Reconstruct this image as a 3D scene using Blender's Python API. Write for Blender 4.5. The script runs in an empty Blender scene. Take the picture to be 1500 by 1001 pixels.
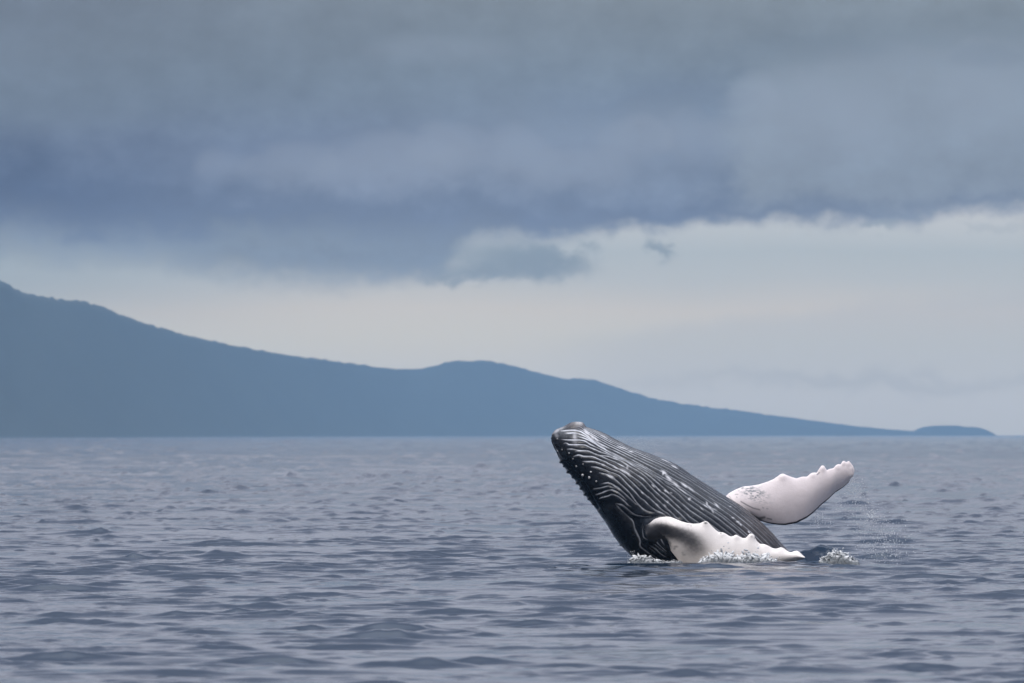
import bpy, math, random
import numpy as np
from mathutils import Vector

R = math.radians
rng = np.random.default_rng(7)
random.seed(7)
sc = bpy.context.scene

# ------------------------------------------------------------------ camera
CAM_H = 2.1            # metres above the water: the deck of a small boat
FPX = 12500.0          # 300 mm lens on 36 mm, in units of a 1500 px wide picture
HORV = 636.2           # picture row of the level line of sight
DIST = 139.0           # distance to the whale
cam_d = bpy.data.cameras.new('camera')
cam = bpy.data.objects.new('camera', cam_d)
sc.collection.objects.link(cam)
cam.location = (0, 0, CAM_H)
cam.rotation_euler = (R(90), 0, 0)
cam_d.sensor_width = 36.0
cam_d.lens = 300.0
cam_d.shift_y = (HORV - 500.5) / 1500.0
cam_d.clip_start = 0.5
cam_d.clip_end = 80000.0
cam_d.dof.use_dof = True
cam_d.dof.focus_distance = 138.3
cam_d.dof.aperture_fstop = 6.3
sc.camera = cam

# ------------------------------------------------------------------ world
W = bpy.data.worlds.new('World')
sc.world = W
W.use_nodes = True
wt = W.node_tree
wt.nodes.clear()

HAZE_D = 8.5e-5        # density of the air
HAZE_END = 14200.0     # metres to the far side of the haze box
HAZE_TOP = 132.0
AIR = (0.236, 0.385, 0.565)   # radiance of a very deep layer of that air in this light
SUN_EL, SUN_AZ = 42.0, 204.0     # compass: 0 = +Y (view direction), clockwise


class E:
    """tiny expression wrapper round Math nodes"""
    def __init__(self, tree, sock):
        self.t, self.s = tree, sock

    def _op(self, op, *others, clamp=False):
        n = self.t.nodes.new('ShaderNodeMath')
        n.operation = op
        n.use_clamp = clamp
        for i, v in enumerate((self,) + others):
            if isinstance(v, E):
                self.t.links.new(v.s, n.inputs[i])
            else:
                n.inputs[i].default_value = v
        return E(self.t, n.outputs[0])

    def __add__(a, b): return a._op('ADD', b)
    def __sub__(a, b): return a._op('SUBTRACT', b)
    def __mul__(a, b): return a._op('MULTIPLY', b)
    def __truediv__(a, b): return a._op('DIVIDE', b)
    def clamp(a): return a._op('ADD', 0.0, clamp=True)
    def exp(a): return a._op('EXPONENT')

    def sstep(a, lo, hi):
        n = a.t.nodes.new('ShaderNodeMapRange')
        n.interpolation_type = 'SMOOTHSTEP'
        a.t.links.new(a.s, n.inputs['Value'])
        for key, v in (('From Min', lo), ('From Max', hi)):
            if isinstance(v, E):
                a.t.links.new(v.s, n.inputs[key])
            else:
                n.inputs[key].default_value = v
        return E(a.t, n.outputs['Result'])


def combine(t, x, y, z=0.0):
    n = t.nodes.new('ShaderNodeCombineXYZ')
    for i, v in enumerate((x, y, z)):
        if isinstance(v, E):
            t.links.new(v.s, n.inputs[i])
        else:
            n.inputs[i].default_value = v
    return n.outputs[0]


def noise(t, vec, scale, detail=4, rough=0.5, dist=0.0):
    n = t.nodes.new('ShaderNodeTexNoise')
    t.links.new(vec, n.inputs['Vector'])
    n.inputs['Scale'].default_value = scale
    n.inputs['Detail'].default_value = detail
    n.inputs['Roughness'].default_value = rough
    n.inputs['Distortion'].default_value = dist
    return E(t, n.outputs['Fac'])


def lin(r, g, b):
    f = lambda c: (c / 255 / 12.92) if c / 255 <= 0.04045 else ((c / 255 + 0.055) / 1.055) ** 2.4
    return (f(r), f(g), f(b), 1.0)


def ramp(t, fac, stops):
    n = t.nodes.new('ShaderNodeValToRGB')
    n.color_ramp.interpolation = 'EASE' if len(stops) < 3 else 'LINEAR'
    el = n.color_ramp.elements
    while len(el) < len(stops):
        el.new(0.5)
    for e, (p, c) in zip(el, stops):
        e.position = p
        e.color = c
    t.links.new(fac.s, n.inputs[0])
    return n.outputs[0]


def mixc(t, fac, a, b, mode='MIX'):
    n = t.nodes.new('ShaderNodeMix')
    n.data_type = 'RGBA'
    n.blend_type = mode
    if isinstance(fac, E):
        t.links.new(fac.s, n.inputs[0])
    else:
        n.inputs[0].default_value = fac
    for i, v in ((6, a), (7, b)):
        if isinstance(v, bpy.types.NodeSocket):
            t.links.new(v, n.inputs[i])
        else:
            n.inputs[i].default_value = v
    return n.outputs[2]


tc = wt.nodes.new('ShaderNodeTexCoord')
sep = wt.nodes.new('ShaderNodeSeparateXYZ')
wt.links.new(tc.outputs['Generated'], sep.inputs[0])
X, Y, Z = (E(wt, sep.outputs[i]) for i in range(3))
# azimuth and elevation, both counted in 1/12500 rad so that the frame spans 0..1500 x 0..638
U = X._op('ARCTAN2', Y) * FPX + 750.0
V = Z._op('ARCSINE') * FPX
lowv = combine(wt, U * (1 / 420.0), V * (1 / 170.0), 3.1)
n_big = noise(wt, lowv, 1.0, 3, 0.5)
puffv = combine(wt, U * (1 / 135.0), V * (1 / 100.0), 7.7)
n_puff = noise(wt, puffv, 1.0, 5, 0.52)
n_fine = noise(wt, puffv, 3.2, 4, 0.55)
dirn = noise(wt, tc.outputs['Generated'], 3.0, 4, 0.5)
wob = (n_puff - 0.5) * 110.0 + (n_fine - 0.5) * 45.0
Uw = U + (n_puff - 0.5) * 190.0 + (n_fine - 0.5) * 60.0
Vw = V + wob


def blob(u0, v0, ru, rv, p=1.0):
    a = (Uw - u0) / ru
    b = (Vw - v0) / rv
    return ((a * a + b * b) * -p).exp()


# lower edge of the cloud deck round the horizon
fc = wt.nodes.new('ShaderNodeFloatCurve')
wt.links.new(((U + 750.0) / 3000.0).clamp().s, fc.inputs['Value'])
cm = fc.mapping
pts = [(-750, 268), (0, 262), (180, 258), (330, 238), (520, 232), (630, 240), (700, 280), (850, 294), (1000, 305),
       (1250, 309), (1400, 318), (1500, 322), (2250, 300)]
c0 = cm.curves[0]
while len(c0.points) < len(pts):
    c0.points.new(0.5, 0.5)
for p, (u, v) in zip(c0.points, pts):
    p.location = ((u + 750) / 3000, v / 400)
cm.update()
edge = E(wt, fc.outputs[0]) * 400.0
soft = V + (n_puff - 0.5) * 58.0 + (n_fine - 0.5) * 38.0
d_edge = soft - edge
deck = d_edge.sstep(U.sstep(300.0, 1000.0) * 22.0 - 36.0, U.sstep(300.0, 1000.0) * -16.0 + 34.0)

# the clear band under the deck
Vb = ((V + (n_big - 0.5) * 40.0) / 330.0).clamp()
band = ramp(wt, Vb, [(0.0, lin(188, 197, 206)), (0.15, lin(193, 201, 209)), (0.42, lin(193, 200, 203)),
                     (0.55, lin(196, 198, 200)), (0.68, lin(183, 192, 199)), (0.80, lin(177, 189, 198)),
                     (1.0, lin(194, 200, 206))])
creamL = (((U - 620.0) / 420.0) * ((U - 620.0) / 420.0) + ((V - 150.0) / 55.0) * ((V - 150.0) / 55.0)) * -1.0
band = mixc(wt, creamL.exp() * 0.5, band, lin(205, 205, 202))
wedge = (Vw * 0.35 + V * 0.65 - (U - 780.0) * 0.11).sstep(150.0, 118.0) * U.sstep(740.0, 960.0)
band = mixc(wt, wedge * 0.4, band, lin(178, 188, 198))
leftblue = U.sstep(560.0, -50.0) * V.sstep(120.0, 230.0)
band = mixc(wt, leftblue * 0.6, band, lin(152, 170, 184))
streak = blob(1270, 78, 330, 12)
band = mixc(wt, streak * 0.35, band, lin(160, 174, 188))

# the deck
Vd = ((V - 230.0) / 420.0).clamp()
deckc = ramp(wt, Vd, [(0.0, lin(130, 149, 170)), (0.2, lin(121, 140, 166)), (0.45, lin(120, 138, 162)),
                      (0.7, lin(122, 139, 158)), (1.0, lin(130, 143, 156))])
deckc = mixc(wt, blob(-100, 680, 620, 170) * 0.75, deckc, lin(106, 120, 140))
darkL = blob(30, 368, 480, 66)
deckc = mixc(wt, darkL * 0.8, deckc, lin(92, 113, 143))
lightM = blob(590, 385, 330, 62, 1.4)
deckc = mixc(wt, lightM * 0.62, deckc, lin(141, 156, 178))
lightM2 = blob(900, 420, 230, 80, 1.4)
deckc = mixc(wt, lightM2 * 0.45, deckc, lin(138, 154, 176))
right = (Uw + (V - 430.0) * -0.25).sstep(1040.0, 1130.0) * Vw.sstep(300.0, 350.0) * Vw.sstep(600.0, 500.0)
deckc = mixc(wt, right * 0.6, deckc, lin(144, 158, 173))
midblue = blob(330, 425, 300, 38)
deckc = mixc(wt, midblue * 0.4, deckc, lin(108, 125, 152))
rb = blob(960, 500, 160, 28)
deckc = mixc(wt, rb * 0.4, deckc, lin(112, 130, 155))
under_ = blob(230, 272, 520, 32)
deckc = mixc(wt, under_ * 0.9, deckc, lin(139, 157, 177))
bb = blob(820, 330, 700, 20)
deckc = mixc(wt, bb * 0.3, deckc, lin(110, 131, 160))
billow = (n_puff - 0.5) * 0.30 + (n_fine - 0.5) * 0.22 + (n_big - 0.5) * 0.20 + 1.02
bc = wt.nodes.new('ShaderNodeVectorMath')
bc.operation = 'SCALE'
wt.links.new(deckc, bc.inputs[0])
wt.links.new(billow.s, bc.inputs['Scale'])
deckc = bc.outputs[0]
sky_c = mixc(wt, deck, band, deckc)
def heap(col_in, u0, v0, ru, rv, k, tint):
    a = (U + (n_puff - 0.5) * 70.0 - u0) / ru
    b = (V + (n_puff - 0.5) * 50.0 - v0) / rv
    q = a * a + b * b + (n_fine - 0.5) * 1.3
    return mixc(wt, q.sstep(1.25, 0.15) * V.sstep(v0 - rv * 1.1, v0 + rv * 0.2) * (k * 0.8), col_in, tint)


for (u0, v0, ru, rv, k, cc) in ((430, 385, 75, 48, 0.4, 1), (330, 392, 45, 34, 0.35, 1), (560, 395, 110, 45, 0.4, 1), (650, 412, 60, 50, 0.45, 1),
                                (755, 405, 62, 52, 0.45, 1), (850, 380, 80, 40, 0.35, 1), (925, 425, 55, 42, 0.4, 1), (1015, 430, 70, 50, 0.4, 1),
                                (1110, 495, 40, 40, 0.45, 1), (1180, 450, 130, 90, 0.35, 1), (1330, 480, 190, 110, 0.35, 1), (1480, 500, 120, 90, 0.3, 1),
                                (1180, 560, 130, 30, 0.3, 0), (60, 470, 220, 40, 0.35, 0), (640, 560, 120, 30, 0.25, 1), (1440, 545, 60, 22, 0.25, 0)):
    sky_c = heap(sky_c, u0, v0, ru, rv, k, lin(150, 164, 184) if cc else lin(112, 129, 148))
# stray puffs under the deck
for (u0, v0, ru, rv, k) in ((762, 252, 105, 28, 0.85), (690, 234, 55, 13, 0.7), (800, 262, 60, 20, 0.5), (835, 246, 34, 20, 0.35), (965, 271, 21, 21, 0.75),
                            (1290, 306, 18, 12, 0.5), (1450, 300, 60, 8, 0.2)):
    a = (U + (n_fine - 0.5) * 110.0 - u0) / ru
    b = (V + (n_fine - 0.5) * 62.0 + (n_puff - 0.5) * 20.0 - v0) / rv
    q = a * a + b * b
    pf = (q * q * -1.0).exp()
    sky_c = mixc(wt, pf * k, sky_c, lin(137, 156, 174))

# above the frame: the same overcast going on, thinner and brighter towards the zenith
el = Z.clamp()
over = ramp(wt, el, [(0.0, lin(131, 144, 155)), (0.05, lin(160, 169, 184)), (0.075, lin(194, 197, 211)), (0.15, lin(190, 194, 211)),
                     (0.28, lin(157, 164, 184)), (0.5, lin(155, 162, 182)), (0.72, lin(214, 222, 240)), (1.0, lin(250, 252, 255))])
ob = wt.nodes.new('ShaderNodeVectorMath')
ob.operation = 'SCALE'
wt.links.new(over, ob.inputs[0])
wt.links.new((((dirn - 0.5) * 0.7 + 1.0) * (Z.sstep(0.5, 0.95) * 2.0 + 1.0)).s, ob.inputs['Scale'])
sky_c = mixc(wt, V.sstep(600.0, 920.0), sky_c, ob.outputs[0])

# The picture's colours above are what arrives through the haze; the sky itself stands outside the haze box,
# so take out the air that box adds on the way (Beer-Lambert along the ray inside it).
VIS = V._op('MAXIMUM', 30.0)
path = (VIS * 0.0 + (HAZE_TOP - CAM_H) * FPX) / VIS
path = path._op('MINIMUM', HAZE_END)
TR = (path * -HAZE_D).exp()
inv = (TR * -1.0 + 1.0)
air = wt.nodes.new('ShaderNodeVectorMath')
air.operation = 'SCALE'
air.inputs[0].default_value = AIR
wt.links.new(inv.s, air.inputs['Scale'])
sb = wt.nodes.new('ShaderNodeVectorMath')
sb.operation = 'SUBTRACT'
wt.links.new(sky_c, sb.inputs[0])
wt.links.new(air.outputs[0], sb.inputs[1])
mx = wt.nodes.new('ShaderNodeVectorMath')
mx.operation = 'MAXIMUM'
mx.inputs[1].default_value = (0.02, 0.025, 0.03)
wt.links.new(sb.outputs[0], mx.inputs[0])
dv = wt.nodes.new('ShaderNodeVectorMath')
dv.operation = 'SCALE'
wt.links.new(mx.outputs[0], dv.inputs[0])
wt.links.new((TR * 0.0 + 1.0 )._op('DIVIDE', TR).s, dv.inputs['Scale'])
sky_c = dv.outputs[0]

nish = wt.nodes.new('ShaderNodeTexSky')
nish.sky_type = 'NISHITA'
nish.sun_disc = False
nish.sun_elevation = R(SUN_EL)
nish.sun_rotation = R(SUN_AZ)
SKY_STRENGTH = 0.1
up = wt.nodes.new('ShaderNodeVectorMath')
up.operation = 'SCALE'
up.inputs['Scale'].default_value = 1.0 / SKY_STRENGTH
wt.links.new(sky_c, up.inputs[0])
total = mixc(wt, 0.96, nish.outputs[0], up.outputs[0])
bg = wt.nodes.new('ShaderNodeBackground')
bg.inputs['Strength'].default_value = SKY_STRENGTH
wt.links.new(total, bg.inputs['Color'])
wo = wt.nodes.new('ShaderNodeOutputWorld')
wt.links.new(bg.outputs[0], wo.inputs['Surface'])

sun_d = bpy.data.lights.new('sun', 'SUN')
sun_d.energy = 1.5
sun_d.angle = R(14)
sun_d.color = (1.0, 0.93, 0.86)
sun = bpy.data.objects.new('sun', sun_d)
sc.collection.objects.link(sun)
sd = Vector((math.sin(R(SUN_AZ)) * math.cos(R(SUN_EL)), math.cos(R(SUN_AZ)) * math.cos(R(SUN_EL)), math.sin(R(SUN_EL))))
sun.rotation_euler = sd.to_track_quat('Z', 'Y').to_euler()

sc.view_settings.view_transform = 'Standard'
sc.view_settings.look = 'None'
sc.view_settings.exposure = 0.0
sc.view_settings.gamma = 1.0
sc.view_settings.use_curve_mapping = False
sc.render.engine = 'CYCLES'
sc.cycles.use_denoising = True
sc.cycles.max_bounces = 6
sc.cycles.volume_bounces = 2
sc.cycles.transparent_max_bounces = 8

# ------------------------------------------------------------------ helpers
def tag(o, label=None, cat=None, group=None, kind=None):
    for k, v in (('label', label), ('category', cat), ('group', group), ('kind', kind)):
        if v:
            o[k] = v


def grid_mesh(name, co, ni, nj, wrap=False, mat=None, parent=None, smooth=True):
    """co: (ni*nj,3) row-major grid -> one mesh object"""
    jj = nj if wrap else nj - 1
    i, j = np.meshgrid(np.arange(ni - 1), np.arange(jj), indexing='ij')
    j2 = (j + 1) % nj
    f = np.stack([i * nj + j, i * nj + j2, (i + 1) * nj + j2, (i + 1) * nj + j], -1).reshape(-1, 4)
    return raw_mesh(name, co, f, mat, parent, smooth)


def raw_mesh(name, co, f, mat=None, parent=None, smooth=True):
    me = bpy.data.meshes.new(name)
    nf, k = f.shape
    me.vertices.add(len(co))
    me.vertices.foreach_set('co', np.ascontiguousarray(co, dtype=np.float32).ravel())
    me.loops.add(nf * k)
    me.loops.foreach_set('vertex_index', np.ascontiguousarray(f, dtype=np.int32).ravel())
    me.polygons.add(nf)
    me.polygons.foreach_set('loop_start', np.arange(nf, dtype=np.int32) * k)
    me.polygons.foreach_set('loop_total', np.full(nf, k, dtype=np.int32))
    me.update(calc_edges=True)
    me.polygons.foreach_set('use_smooth', np.full(nf, smooth))
    me.validate()
    o = bpy.data.objects.new(name, me)
    sc.collection.objects.link(o)
    if mat:
        me.materials.append(mat)
    if parent:
        o.parent = parent
    return o


def attr(o, name, vals):
    """colour (n,3) or float (n,) vertex attribute"""
    me = o.data
    if vals.ndim == 2:
        a = me.attributes.new(name, 'FLOAT_COLOR', 'POINT')
        c = np.ones((len(vals), 4), dtype=np.float32)
        c[:, :3] = vals
        a.data.foreach_set('color', c.ravel())
    else:
        a = me.attributes.new(name, 'FLOAT', 'POINT')
        a.data.foreach_set('value', vals.astype(np.float32))


def sst(x, a, b):
    t = np.clip((x - a) / (b - a), 0, 1)
    return t * t * (3 - 2 * t)


def new_mat(name):
    m = bpy.data.materials.new(name)
    m.use_nodes = True
    b = m.node_tree.nodes['Principled BSDF']
    return m, m.node_tree, b


def vnoise(x, y, seed=0, octaves=4, gain=0.5):
    """cheap value noise, numpy"""
    r = np.random.default_rng(seed)
    tab = r.random((256, 256))
    out = np.zeros_like(x, dtype=float)
    amp, tot = 1.0, 0.0
    for o in range(octaves):
        xi, yi = np.floor(x).astype(int), np.floor(y).astype(int)
        fx, fy = x - xi, y - yi
        fx, fy = fx * fx * (3 - 2 * fx), fy * fy * (3 - 2 * fy)
        g = lambda a, b: tab[(a + 37 * o) % 256, (b + 91 * o) % 256]
        v = (g(xi, yi) * (1 - fx) + g(xi + 1, yi) * fx) * (1 - fy) + (g(xi, yi + 1) * (1 - fx) + g(xi + 1, yi + 1) * fx) * fy
        out += amp * v
        tot += amp
        amp *= gain
        x, y = x * 2.03 + 5.3, y * 2.03 + 1.7
    return out / tot


# ------------------------------------------------------------------ sea
def ocean_tile(N, L, seed, lmin, lmax, slope, wind=90.0, spread=1.2, power=4.0):
    """periodic wave patch from a spectrum: height and horizontal (choppy) offsets"""
    r = np.random.default_rng(seed)
    k1 = 2 * np.pi * np.fft.fftfreq(N, L / N)
    kx, ky = np.meshgrid(k1, k1, indexing='ij')
    k = np.hypot(kx, ky)
    k[0, 0] = 1.0
    ka, kb = 2 * np.pi / lmax, 2 * np.pi / lmin
    amp = k ** (-power / 2) * (k > ka * 0.6) * (k < kb * 1.5)
    amp *= np.exp(-(ka / k) ** 4) * np.exp(-(k / kb) ** 4)
    c = (kx * math.cos(R(wind)) + ky * math.sin(R(wind))) / k
    amp *= (0.10 + np.abs(c) ** (2 * spread))
    h = (r.normal(size=(N, N)) + 1j * r.normal(size=(N, N))) * amp
    h[0, 0] = 0
    H = np.fft.ifft2(h).real
    sx = np.fft.ifft2(1j * kx * h).real
    sy = np.fft.ifft2(1j * ky * h).real
    s = slope / math.sqrt((sx ** 2 + sy ** 2).mean())
    dx = np.fft.ifft2(1j * kx / k * h).real
    dy = np.fft.ifft2(1j * ky / k * h).real
    return [(a * s).astype(np.float32) for a in (H, dx, dy)], L, N


def sample(tile, x, y):
    arrs, L, N = tile
    u = (x / L * N) % N
    v = (y / L * N) % N
    i, j = np.floor(u).astype(int) % N, np.floor(v).astype(int) % N
    fu, fv = u - np.floor(u), v - np.floor(v)
    i2, j2 = (i + 1) % N, (j + 1) % N
    return [a[i, j] * (1 - fu) * (1 - fv) + a[i2, j] * fu * (1 - fv) + a[i, j2] * (1 - fu) * fv + a[i2, j2] * fu * fv
            for a in arrs]


CHOP = 0.95
rows = [4.0]
while rows[-1] < 55.0:
    rows.append(rows[-1] * 1.09)
rr = 61.0
while rr < 13500:
    rows.append(rr)
    rr += 0.08 if rr < 150 else 0.08 * (rr / 150.0) ** 2.35
rows.append(14000.0)
rows = np.array(rows)
az = np.concatenate([np.linspace(-1.35, -0.12, 14, endpoint=False), np.linspace(-0.12, -0.092, 8, endpoint=False),
                     np.linspace(-0.092, 0.092, 400), np.linspace(0.096, 0.12, 8, endpoint=False), np.linspace(0.12, 1.35, 14)])
RR, AA = np.meshgrid(rows, az, indexing='ij')
SX = (RR * np.sin(AA)).ravel()
SY = (RR * np.cos(AA)).ravel()
rf = RR.ravel()
t_swell = ocean_tile(512, 311.0, 11, 4.0, 22.0, 0.015, 84, 2.0)
t_mid = ocean_tile(1024, 59.0, 12, 0.6, 2.6, 0.019, 96, 1.6, 4.4)
t_small = ocean_tile(2048, 31.0, 13, 0.20, 0.75, 0.062, 86, 0.9, 4.0)
H = np.zeros_like(SX); DX = np.zeros_like(SX); DY = np.zeros_like(SX)
# where the mesh is wide-meshed (far to the sides, close under the camera) ripples come from the material instead
fine = (1 - sst(np.abs(AA.ravel()), 0.088, 0.104)) * sst(rf, 62.0, 66.0)
gust = 0.45 + 1.1 * vnoise(SX / 9.0 + 40, SY / 30.0 + 80, 5, 3)
# wavelets stand up in short groups with nearly flat water between them
env_s = (0.30 + 1.6 * sst(vnoise(SX / 1.0 + 3, SY / 1.0 + 9, 6, 2), 0.50, 0.78)) * gust
env_m = (0.45 + 1.9 * sst(vnoise(SX / 3.4 + 13, SY / 5.5 + 19, 8, 2), 0.44, 0.72)) * (0.5 + gust * 0.5)
for tile, rot, fade, mod in ((t_swell, 0.0, 6000.0, 1.0 + 1.2 * sst(rf, 220, 800)), (t_mid, 0.31, 2600.0, env_m), (t_small, -0.17, 500.0, env_s)):
    cr, sr = math.cos(rot), math.sin(rot)
    h, dx, dy = sample(tile, SX * cr - SY * sr + 500, SX * sr + SY * cr + 900)
    w = mod / (1 + (rf / fade) ** 2)
    if tile is t_small:       # no freak peaks
        lim = 0.060
        h = np.tanh(h * w / lim) * lim / np.maximum(w, 1e-6)
    w = w * (sst(rf, 60.0, 66.0) if tile is t_swell else fine)
    H += h * w
    DX += (dx * cr + dy * sr) * w
    DY += (-dx * sr + dy * cr) * w

# single wavelet crests: short ridges with a steep face and a long back, thinner on the ground the farther out
HG, XG, YG = H.reshape(RR.shape), SX.reshape(RR.shape), SY.reshape(RR.shape)
rc = np.random.default_rng(77)
for _ in range(11500):
    r0 = 1.0 / rc.uniform(1 / 2600.0, 1 / 66.0)
    a0 = rc.uniform(-0.088, 0.088)
    if rc.random() > 0.25 + 1.1 * float(vnoise(np.array([a0 * 60.0]), np.array([math.log(r0) * 9.0]), 31, 2)[0]) ** 1.5 * 1.6:
        continue
    if rc.random() > (min(r0, 150.0) / 150.0) ** 3.2:
        continue
    step = 0.08 if r0 < 150 else 0.08 * (r0 / 150.0) ** 2.35
    big = rc.random() ** 2.2
    lx = max(0.08 + 0.42 * big, r0 * 7.0 / FPX) * rc.uniform(0.7, 1.5)
    am = max(0.010 + 0.048 * big, r0 * (0.9 + 1.4 * big) / FPX) * rc.uniform(0.7, 1.15)
    af = max(am * 2.3, step * (1.15 if r0 < 260 else 0.8))
    am = max(am, min(af * 0.24, 3.4 * r0 / FPX))
    x0, y0 = r0 * math.sin(a0), r0 * math.cos(a0)
    i0, i1 = np.searchsorted(rows, [r0 - 4 * af - lx * 0.3, r0 + 8 * af + lx * 0.3])
    j0, j1 = np.searchsorted(az, [a0 - 2.6 * lx / r0, a0 + 2.6 * lx / r0])
    if i1 <= i0 or j1 <= j0:
        continue
    xs, ys = XG[i0:i1, j0:j1] - x0, YG[i0:i1, j0:j1] - y0
    q = xs / lx
    ky = rc.uniform(-0.16, 0.16)
    ds = ys - ky * xs - rc.uniform(-0.2, 0.5) * af * q * q
    ds = ds + af * 0.9 * (vnoise(xs * (2.2 / lx) + 50 + x0 * 7, ys * 0 + y0, 91, 3) - 0.5)
    prof_ = np.where(ds < 0, np.exp(-(ds / af) ** 2), np.exp(-(ds / (2.3 * af)) ** 2))
    skew = rc.uniform(-0.5, 0.5)
    lat = np.exp(-np.abs(q * (1 + skew * np.sign(q))) ** 1.6) * (0.55 + 0.9 * vnoise(xs * (1.6 / lx) + 90 + x0 * 3, ys * 0 + y0 * 2, 92, 3))
    HG[i0:i1, j0:j1] += am * prof_ * lat
H = HG.ravel()


def to_xz(px, py, d=0.0):
    """picture direction -> place at distance DIST + d"""
    k = (DIST + d) / FPX
    return (np.asarray(px, float) - 750.0) * k, CAM_H + (HORV - np.asarray(py, float)) * k


# water piled up and dragged by the whale: hump off the flipper tip, swirl at the flanks
hx, _ = to_xz(1196, 0)
g = lambda x0, y0, rx, ry: np.exp(-((SX - x0) / rx) ** 2 - ((SY - y0) / ry) ** 2)
lump = vnoise(SX * 5 + 7, SY * 2.5, 21, 4)
near = (rf > 120) & (rf < 160)
hump = np.zeros_like(SX)
hump += 0.33 * g(hx + 0.08, 138.95, 0.52, 0.45) * (0.8 + 0.4 * lump)
hump += 0.11 * g(hx + 0.1, 138.9, 0.55, 0.4) * (vnoise(SX * 5.5, SY * 4, 25, 3) - 0.5)
hump += 0.06 * g(hx + 0.1, 138.3, 0.6, 0.6) * (vnoise(SX * 14, SY * 9, 24, 4) - 0.5)
hump += 0.05 * g(to_xz(1080, 0)[0], 137.9, 0.9, 0.25) * (0.4 + lump)
hump += 0.05 * g(to_xz(960, 0)[0], 138.1, 0.5, 0.3) * (0.3 + lump)
hump -= 0.06 * g(to_xz(1000, 0)[0], 137.0, 1.9, 0.35)
hump += 0.03 * g(to_xz(960, 0)[0], 136.3, 1.8, 0.3)
hump += 0.03 * g(to_xz(1050, 0)[0], 138.4, 1.8, 1.2) * (vnoise(SX * 9, SY * 5, 22, 4) - 0.5) * 3
H += np.where(near, hump, 0)
calm = 1 - 0.35 * np.where(near, g(to_xz(1050, 0)[0], 138.4, 1.5, 0.9), 0)
sea_co = np.stack([SX + CHOP * DX, SY + CHOP * DY, H * calm], 1)

m_sea, t, b = new_mat('sea_water')
b.inputs['Base Color'].default_value = (0.010, 0.024, 0.046, 1)
b.inputs['IOR'].default_value = 1.333
b.inputs['Roughness'].default_value = 0.10
# ripples too small for the mesh: a random tilt of the normal, wider where the mesh is coarse, patchy with the breeze
geo = t.nodes.new('ShaderNodeNewGeometry')
nn = t.nodes.new('ShaderNodeTexNoise')
nn.inputs['Scale'].default_value = 9.0
nn.inputs['Detail'].default_value = 4.0
nn.inputs['Roughness'].default_value = 0.6
t.links.new(geo.outputs['Position'], nn.inputs['Vector'])
gn = t.nodes.new('ShaderNodeTexNoise')
gn.inputs['Scale'].default_value = 1.0
gn.inputs['Detail'].default_value = 3.0
gm = t.nodes.new('ShaderNodeVectorMath')
gm.operation = 'MULTIPLY'
gm.inputs[1].default_value = (1 / 4.5, 1 / 34.0, 1.0)
t.links.new(geo.outputs['Position'], gm.inputs[0])
t.links.new(gm.outputs[0], gn.inputs['Vector'])
at = t.nodes.new('ShaderNodeAttribute')
at.attribute_name = 'coarse'
G_ = E(t, gn.outputs['Fac'])
A_ = E(t, at.outputs['Fac'])
ampl = (A_ * 0.75 + 0.14) * (G_.sstep(0.42, 0.66) * 1.25 + 0.2)
v1 = t.nodes.new('ShaderNodeVectorMath'); v1.operation = 'SUBTRACT'; v1.inputs[1].default_value = (0.5, 0.5, 0.5)
t.links.new(nn.outputs['Color'], v1.inputs[0])
v2_ = t.nodes.new('ShaderNodeVectorMath'); v2_.operation = 'MULTIPLY'; v2_.inputs[1].default_value = (1, 1, 0)
t.links.new(v1.outputs[0], v2_.inputs[0])
v3 = t.nodes.new('ShaderNodeVectorMath'); v3.operation = 'SCALE'
t.links.new(v2_.outputs[0], v3.inputs[0]); t.links.new(ampl.s, v3.inputs['Scale'])
v4 = t.nodes.new('ShaderNodeVectorMath'); v4.operation = 'ADD'
t.links.new(v3.outputs[0], v4.inputs[0]); t.links.new(geo.outputs['Normal'], v4.inputs[1])
v5 = t.nodes.new('ShaderNodeVectorMath'); v5.operation = 'NORMALIZE'
t.links.new(v4.outputs[0], v5.inputs[0])
t.links.new(v5.outputs[0], b.inputs['Normal'])
sea = grid_mesh('sea', sea_co, len(rows), len(az), mat=m_sea)
attr(sea, 'coarse', 1 - 1 / (1 + (rf / 520.0) ** 2) * np.clip(fine, 0.02, 1))
tag(sea, 'grey blue sea with small dark wavelets reaching to the horizon', kind='structure')

# ------------------------------------------------------------------ island
m_isl, t, b = new_mat('island_ground')
b.inputs['Roughness'].default_value = 0.9
tci = t.nodes.new('ShaderNodeTexCoord')
ni_ = t.nodes.new('ShaderNodeTexNoise')
ni_.inputs['Scale'].default_value = 0.004
ni_.inputs['Detail'].default_value = 7
t.links.new(tci.outputs['Object'], ni_.inputs['Vector'])
cr_ = t.nodes.new('ShaderNodeValToRGB')
cr_.color_ramp.elements[0].position = 0.35
cr_.color_ramp.elements[0].color = (0.022, 0.030, 0.028, 1)
cr_.color_ramp.elements[1].position = 0.65
cr_.color_ramp.elements[1].color = (0.028, 0.037, 0.033, 1)
t.links.new(ni_.outputs['Fac'], cr_.inputs[0])
t.links.new(cr_.outputs[0], b.inputs['Base Color'])

PROF = [(-6500, 645), (-5600, 612), (-4700, 585), (-3600, 520), (-2600, 470), (-1700, 426), (-900, 404), (-600, 398), (-300, 396), (-120, 397), (0, 411), (30, 427), (60, 434), (95, 439), (120, 441), (150, 450),
        (190, 466), (250, 485), (300, 497), (340, 506), (380, 513), (450, 524), (520, 533), (560, 539), (600, 542),
        (630, 537), (655, 530), (680, 528), (710, 529), (735, 532), (770, 541), (800, 549), (825, 555), (850, 554),
        (870, 556), (900, 567), (950, 582), (1000, 592), (1060, 599), (1120, 607), (1180, 615), (1250, 624), (1300, 629),
        (1345, 632), (1400, 639)]


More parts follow.
